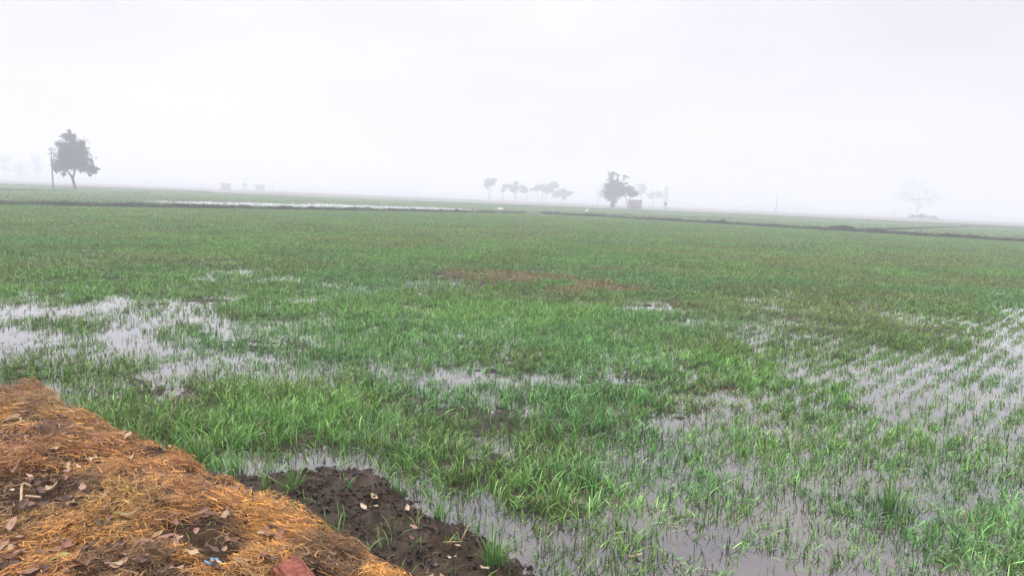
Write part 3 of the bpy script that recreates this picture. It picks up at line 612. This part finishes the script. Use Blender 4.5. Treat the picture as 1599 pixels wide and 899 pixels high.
# ------------------------------------------------------------------ far trees
M_leafd = mat('tree_leaves', attr=True, rough=.6, spec=.25, trans=.15)
M_bark = mat('tree_bark', (.075, .055, .04), rough=.9, noise=6, var=.3)
def tree(name, base, dist, blobs, trunks, nleaf, lsz, label, group=None, layered=False):
    """base: photo column and row of the foot; blobs (cx, cy, rx, ry) and trunks [(x, y, r_m)...] in photo pixels, turned into metres at dist"""
    b0 = gpd(base[0], dist); mpp = dist / F
    root = thing(name, label, 'tree', b0, group, math.atan2(-b0[0], b0[1]))
    blobs = [(bx_ , by_, rx_ * .9, ry_ * .92) for bx_, by_, rx_, ry_ in blobs]
    def loc(px, py, dy=0): return np.array([(px - base[0]) * mpp, dy, (base[1] - py) * mpp])
    cen, rad = [], []
    for (cx, cy, rx, ry) in blobs:
        k = 5 if layered else max(3, int((rx * ry) ** .5 / 1.6))
        for _ in range(k):
            cen.append(loc(cx + random.uniform(-.25, .25) * rx, cy + random.uniform(-.25, .25) * ry, random.uniform(-.4, .4) * rx * mpp)); rad.append((rx * mpp, ry * mpp))
    # clumps of leaves spread over the blobs
    P, sz = [], []
    per = max(1, nleaf // (len(blobs) * 34)); wts = np.array([b[2] * b[3] for b in blobs]) ** .75; wts = wts / wts.sum()
    for bi, (cx, cy, rx, ry) in enumerate(blobs):
        ncl = max(6, int(34 * len(blobs) * wts[bi]))
        for _ in range(ncl):
            d = np.random.default_rng(rng.integers(1 << 30)).normal(size=3); d /= np.linalg.norm(d)
            rr_ = random.uniform(.15, .84) ** .65 * random.choice([1, 1, 1, 1.12])
            c0 = loc(cx, cy) + d * np.array([rx, rx * .85, ry]) * mpp * rr_
            s_ = min(rx, ry) * mpp * random.choice([.14, .2, .27, .32])
            flat = np.array([1.5, 1.5, .5]) if layered else np.array([1, 1, .75])
            k_ = max(4, int(per * (s_ / (min(rx, ry) * mpp * .235)) ** 2))
            d2 = d * np.array([1, 1, .7]) + rng.normal(size=3) * .45; d2 /= np.linalg.norm(d2)
            q = c0 + (rng.normal(size=(k_, 3)) * .55 + d2 * rng.normal(size=(k_, 1)) * 1.35) * s_ * flat; P.append(q)
    P = np.vstack(P); m = len(P)
    A = rng.normal(size=(m, 3)); A[:, 2] *= .6; A /= np.linalg.norm(A, axis=1)[:, None]
    B = np.cross(A, rng.normal(size=(m, 3))); B /= np.linalg.norm(B, axis=1)[:, None]
    s1 = lsz * rng.uniform(.6, 1.3, m)[:, None]; s2 = s1 * .5
    Vq = np.stack([P - A * s1, P + B * s2, P + A * s1, P - B * s2], 1).reshape(-1, 3)
    Q = np.arange(m * 4).reshape(m, 4)
    cc = np.array([.035, .06, .025]) * rng.uniform(.6, 1.5, m)[:, None]
    mesh('crown', Vq, Q, M_leafd, root, np.repeat(cc, 4, 0))
    parts = []
    for tr in trunks:
        pts = np.array([loc(a, b) for a, b, _ in tr]); rs = np.array([r for _, _, r in tr])
        ti = np.linspace(0, len(pts) - 1, len(pts) * 3); pi = np.stack([np.interp(ti, np.arange(len(pts)), pts[:, k]) for k in range(3)], 1)
        pi[0, 2] -= .3; parts.append(tube(pi, np.interp(ti, np.arange(len(pts)), rs), 7))
    top = np.array([loc(tr[-1][0], tr[-1][1]) for tr in trunks]); rt_ = [tr[-1][2] for tr in trunks]
    for bi, (cx, cy, rx, ry) in enumerate(blobs):
        for _ in range(2):
            e = loc(cx, cy) + np.array([random.uniform(-.7, .7) * rx, random.uniform(-.6, .6) * rx, random.uniform(-.3, .7) * ry]) * mpp
            j = int(np.argmin(np.linalg.norm(top - e, axis=1))); s_ = top[j]; mid = (s_ + e) / 2 + np.array([0, 0, -.05 * np.linalg.norm(e - s_)])
            parts.append(tube([s_, mid, e], [rt_[j] * .8, rt_[j] * .5, rt_[j] * .15], 6))
    V, Q = merge(parts); mesh('trunk', V, Q, M_bark, root, smooth=True)
    return root
GF = 'hazy trees standing far across the fields'
tree('broadleaf_tree', (118, 291), 165, [(113.7, 237, 16.2, 15), (106.8, 248, 12.6, 14), (123.2, 246, 13.5, 15), (101.7, 259, 9.0, 9), (112.8, 258, 14.4, 9), (125.7, 261, 10.8, 8), (136.1, 263, 8.1, 7), (112.8, 223, 8.1, 7), (97.4, 263, 5.4, 8), (141.2, 265, 4.5, 4), (101.7, 232, 4.5, 6), (112.8, 216, 2.7, 3), (126.6, 230, 4.5, 5), (136.9, 252, 3.6, 3), (135.2, 271, 2.7, 4), (104.2, 271, 3.6, 4)],
     [[(118, 291, .32), (116, 283, .26), (114, 275, .22), (109, 267, .15)], [(115, 277, .18), (117, 268, .16), (118, 258, .12)]], 19000, .17,
     'round dark leafy tree with a leaning trunk beside a pole, largest in the photo')
tree('feathery_tree', (957, 326), 235, [(958, 300, 16, 12), (950, 306, 10, 10), (968, 300, 10, 9), (960, 290, 15, 6), (948, 292, 6, 5), (957, 314, 7, 5)] + [(random.uniform(947, 978), random.uniform(272, 290), random.uniform(1.8, 4.2), random.uniform(.7, 1.7)) for _ in range(30)],
     [[(957, 326, .9), (957, 318, .7), (958, 308, .5), (960, 290, .25), (962, 276, .12)], [(958, 308, .3), (954, 292, .2), (952, 280, .1)], [(960, 300, .25), (968, 288, .15), (972, 277, .08)]], 16000, .2,
     'tall hazy tree with an open feathery top beside the brick hut', GF, True)
tree('small_tree', (980, 326), 233, [(982, 299, 9, 7), (987, 304, 6, 6), (976, 300, 6, 6), (991, 303, 4, 5)], [[(981, 326, .18), (979, 318, .15), (977, 310, .12)], [(982.5, 325, .12), (981, 316, .1), (983, 306, .08)]], 6000, .2,
     'smaller rounded tree leaning over the brick hut', GF)
tree('slender_tree', (764, 317), 385, [(764, 289, 8, 5.5), (768, 285, 5, 3.5), (758, 293, 4.5, 3.5), (760, 298, 2, 2)], [[(764, 317, .25), (764.3, 306, .2), (764, 295, .15)], [(768, 310, .1), (767.5, 302, .1), (767, 295, .08)]], 1500, .5, 'leftmost of the far hazy trees, umbrella crown on a thin trunk', GF)
tree('slender_tree', (786, 315), 400, [(788, 292, 5, 3.5), (795, 292, 5, 3.5), (785, 298, 3, 4), (798, 297, 3, 2.5)], [[(785.5, 315, .25), (785, 305, .2), (786, 297, .15)]], 1200, .5, 'arched hazy far tree drooping to its left, second from the umbrella tree', GF)
tree('slender_tree', (804, 315), 400, [(805, 286, 4, 2.5), (804, 293, 5, 5), (804, 299, 4, 3)], [[(803.5, 315, .2), (803.7, 305, .18), (804, 295, .12)], [(806.5, 314, .15), (806, 305, .12), (805, 296, .1)]], 1200, .5, 'narrow upright hazy far tree with two thin trunks', GF)
tree('slender_tree', (823, 316), 405, [(817, 294, 6, 5), (820, 299, 4, 4), (815, 299, 4, 4)], [[(823.5, 316, .2), (824, 310, .18), (821, 302, .12)]], 1200, .5, 'small hazy far tree with crown leaning left of its trunk', GF)
tree('spreading_tree', (848, 318), 410, [(848, 296, 12, 6), (862, 292, 9, 6), (838, 298, 8, 4), (856, 300, 10, 4), (866, 287, 5, 3), (830, 299, 4, 2)], [[(846, 318, .3), (847, 308, .25), (850, 301, .2)], [(851.5, 318, .25), (852, 308, .2), (858, 300, .15)], [(841, 317, .15), (840, 308, .12), (838, 301, .1)]], 2600, .55, 'widest of the far hazy trees, flat spreading crown over several trunks', GF)
tree('spreading_tree', (878, 319), 415, [(876, 303, 11, 6), (887, 303, 7, 5), (868, 306, 6, 6), (880, 309, 6, 4)], [[(878, 319, .3), (878, 313, .25), (877, 306, .2)]], 1800, .55, 'low drooping hazy tree at the right end of the far tree row', GF)
tree('faint_tree', (1001, 327), 480, [(1001, 298, 6, 6), (1000, 305, 6, 6)], [[(1001, 327, .3), (1001, 315, .25), (1001, 305, .2)]], 900, .6, 'very faint round tree showing behind the right side of the brick hut', GF)
tree('faint_tree', (1022, 328), 500, [(1016, 311, 7, 6), (1028, 310, 8, 7)], [[(1020, 328, .3), (1020, 318, .25), (1021, 311, .2)]], 1000, .6, 'very faint wide low tree between the hut and the twin pole', GF)
tree('faint_tree', (1432, 346), 600, [(1432, 306, 26, 16), (1415, 318, 18, 12), (1450, 318, 18, 12), (1432, 325, 26, 10)], [[(1432, 346, .8), (1432, 335, .7), (1432, 322, .5)]], 1500, .55, 'large ghostly round tree nearly lost in white haze at the right', GF)
tree('low_bush', (1440, 345), 330, [(1428, 341, 6, 3), (1440, 340.5, 8, 3.5), (1452, 341.5, 7, 3)], [[(1440, 345, .15), (1440, 343, .1), (1440, 341, .06)]], 900, .35, 'faint low bush in front of the ghostly round tree', GF)
for i, (px, h_, w_, lb) in enumerate([(6, 34, 9, 'ghostly pale tree cut by the left frame edge'), (32, 26, 10, 'ghostly pale low tree between the frame edge and the pole'), (57, 40, 6, 'ghostly pale slim tall tree nearest left of the pole')]):
    yb = 276 + .0415 * px + 4.5
    tree('faint_tree', (px, yb), 690, [(px, yb - h_ * .62, w_, h_ * .35), (px + 2, yb - h_ * .4, w_ * 1.1, h_ * .22)], [[(px, yb, .3), (px, yb - h_ * .3, .25), (px, yb - h_ * .5, .15)]], 1100, .6, lb, GF)
# far-off tree line melting into the haze
bag = Bag(); n = 9000
ax = rng.uniform(-48, 48, n); dd = 800 + 90 * fbm(ax / 9, ax * 0, 3, 3) + rng.normal(0, 12, n)
hh = 2 + 8 * np.maximum(0, fbm(ax * .8, ax * 0, 4, 8) - .35); zz = rng.uniform(0, 1, n) ** .8 * hh
Pn = np.stack([dd * np.sin(np.radians(ax)), dd * np.cos(np.radians(ax)), zz], -1)
A = rng.normal(size=(n, 3)); A /= np.linalg.norm(A, axis=1)[:, None]; B = np.cross(A, rng.normal(size=(n, 3))); B /= np.linalg.norm(B, axis=1)[:, None]
Vq = np.stack([Pn - A * 1.6, Pn + B * 1.1, Pn + A * 1.6, Pn - B * 1.1], 1).reshape(-1, 3); Vq[:, 2] = np.maximum(Vq[:, 2], .05)
o = mesh('far_wood', Vq, np.arange(n * 4).reshape(n, 4), M_leafd, None, np.repeat(np.array([[.04, .06, .03]]), n * 4, 0)); tag(o, 'far wood along the horizon almost lost in haze', 'wood', None, 'stuff')

# ------------------------------------------------------------------ huts and poles
M_wall = mat('hut_brick', (.17, .145, .155), rough=.9, noise=2, var=.15); M_roof = mat('hut_roof', (.14, .12, .11), rough=.9)
M_pole = mat('concrete_pole', (.16, .15, .14), rough=.85, noise=5, var=.2); M_steel = mat('dark_steel', (.07, .07, .07), rough=.6)
def hut(px, dist, wpx, hpx, label, group=None, rz=.15):
    b0 = gpd(px, dist); k = dist / F; W, H = wpx * k, hpx * k
    root = thing('brick_hut', label, 'hut', b0, group, math.atan2(-b0[0], b0[1]) + rz)
    T = .23
    mesh('wall', *merge([boxm(0, -W * .4 + T / 2, H / 2, W, T, H), boxm(0, W * .4 - T / 2, H / 2, W, T, H), boxm(-W / 2 + T / 2, 0, H / 2, T - .004, W * .8 - 2 * T, H), boxm(W / 2 - T / 2, 0, H / 2, T - .004, W * .8 - 2 * T, H)]), M_wall, root)
    mesh('roof', *boxm(0, 0, H + .07, W + .25, W * .8 + .25, .14), M_roof, root)
hut(992., 228, 19, 13.5, 'grey pink flat roofed brick hut under the tree', None, -.1)
hut(352.5, 400, 12.5, 9, 'pale hazy hut left of the twin legged transformer pole', 'small huts on the left horizon')
hut(406., 430, 12, 8.5, 'paler hazy hut between the transformer pole and a thin pole', 'small huts on the left horizon')
def pole(px, dist, hpx, label, rad=.13, arm=True, lean=0, boxz=None):
    b0 = gpd(px, dist); H = hpx * dist / F
    root = thing('utility_pole', label, 'pole', b0, None, math.atan2(-b0[0], b0[1]))
    mesh('post', *tube([(0, 0, -.3), (lean * H * .5, 0, H * .5), (lean * H, 0, H)], [rad, rad * .85, rad * .7], 8), M_pole, root)
    if arm:
        a = mesh('crossarm', *boxm(lean * H * .93 + .15, rad + .06, H * .93, 1.3, .1, .1), M_steel, root)
        for dx in (-.4, .3, .7): mesh('insulator', *tube([(lean * H * .93 + dx, rad + .06, H * .93 + .05), (lean * H * .93 + dx, rad + .06, H * .93 + .28)], [.06, .045], 7), M_pole, root)
    if boxz: mesh('switch_box', *boxm(0, -rad - .16, H * boxz, .5, .3, .6), M_steel, root)
pole(82.5, 163, 54, 'thin utility pole immediately left of the big round tree', .15, True, -.02, .66)
pole(934., 300, 25, 'faint thin pole left of the feathery tree', .1, False)
pole(1211.5, 300, 31, 'lone thin pole leaning slightly right in the haze', .12, False, .03)
pole(427., 430, 13, 'faint thin pole right of the two pale huts', .14, True)
pole(1397., 340, 12, 'left of two short posts with a small head in right haze', .1, True)
pole(1419.5, 335, 14, 'right of two short posts with a small head in right haze', .1, True)
def twin(px, dist, hpx, gap, label, tank=.3, boxw=.9):
    b0 = gpd(px, dist); H = hpx * dist / F
    root = thing('transformer_pole', label, 'pole', b0, None, math.atan2(-b0[0], b0[1]))
    for s_ in (-1, 1): mesh('post', *tube([(s_ * gap / 2, 0, -.3), (s_ * gap / 2, 0, H)], [.13, .1], 8), M_pole, root)
    mesh('crossarm', *boxm(0, 0, H - .12, gap + .5, .16, .14), M_steel, root)
    tk = mesh('transformer', *boxm(0, 0, H * tank, boxw, .7, H * .16), M_steel, root)
    mesh('radiator', *merge([boxm(x_, -.45, H * tank, .06, .2, H * .13) for x_ in (-.3, -.1, .1, .3)]), M_steel, tk)
twin(1039.5, 255, 33, .72, 'twin legged transformer pole right of the brick hut', .26)
twin(382.5, 400, 17, 1.1, 'faint transformer pole between the two pale huts', .5, 1.7)

# ------------------------------------------------------------------ white bird and sack at the bunds
M_white = mat('white_feather', (.8, .8, .78), rough=.7); M_beak = mat('bird_beak', (.5, .35, .05), rough=.5)
b0 = gp(916., 335.0)
root = thing('white_bird', 'small white bird standing in the field beyond the ridge', 'bird', b0, None, .4)
sc = 1.3
path = np.array([(-.24, 0, .33), (-.14, 0, .36), (0, 0, .40), (.12, 0, .43), (.17, 0, .52), (.16, 0, .62), (.19, 0, .69), (.24, 0, .70), (.28, 0, .69)]) * sc
mesh('body', *tube(path, np.array([.02, .07, .1, .07, .04, .028, .035, .035, .01]) * sc, 10), M_white, root, smooth=True)
mesh('beak', *tube(np.array([(.27, 0, .69), (.36, 0, .67)]) * sc, np.array([.014, .003]) * sc, 6), M_beak, root)
for s_ in (-1, 1): mesh('leg', *tube(np.array([(.0, s_ * .03, .34), (-.02, s_ * .03, .16), (.01, s_ * .03, 0)]) * sc, .009 * sc, 5), M_steel, root)
th = np.linspace(0, 2 * math.pi, 17)[:-1]; ph = np.linspace(0, math.pi, 9)
TH, PH = np.meshgrid(th, ph); wob = 1 + .25 * (vn(TH * 1.4 + 3, PH * 2, 4) - .5)
Vs = np.stack([.42 * np.cos(TH) * np.sin(PH) * wob, .28 * np.sin(TH) * np.sin(PH) * wob, .13 * np.cos(PH) * wob + .12], -1).reshape(-1, 3)
I = np.arange(9 * 16).reshape(9, 16); J = np.roll(I, -1, 1); Q = np.stack([I[:-1], I[1:], J[1:], J[:-1]], -1).reshape(-1, 4)
o = mesh('white_sack', Vs, Q, M_white, smooth=True); p = gp(781., 331.6); o.location = (p[0], p[1], .28); o.rotation_euler = (0, 0, .4)
tag(o, 'white sack lying on the dark earth ridge below the far trees', 'sack')

# ------------------------------------------------------------------ the hazy air
HZ = 35.0
V, Q = boxm(0, 0, (HZ - 1.3) / 2, 3200, 3200, HZ + 1.3)
M_haze = bpy.data.materials.new('haze_air'); M_haze.use_nodes = True; t = M_haze.node_tree
t.nodes.remove(t.nodes['Principled BSDF']); pv = t.nodes.new('ShaderNodeVolumePrincipled')
pv.inputs['Color'].default_value = (.915, .935, 1, 1); pv.inputs['Density'].default_value = 0.0036; pv.inputs['Anisotropy'].default_value = 0.1
t.links.new(pv.outputs[0], t.nodes['Material Output'].inputs['Volume'])
hz = mesh('haze', V, Q, M_haze); tag(hz, 'pale morning haze over the fields', 'haze', None, 'stuff')
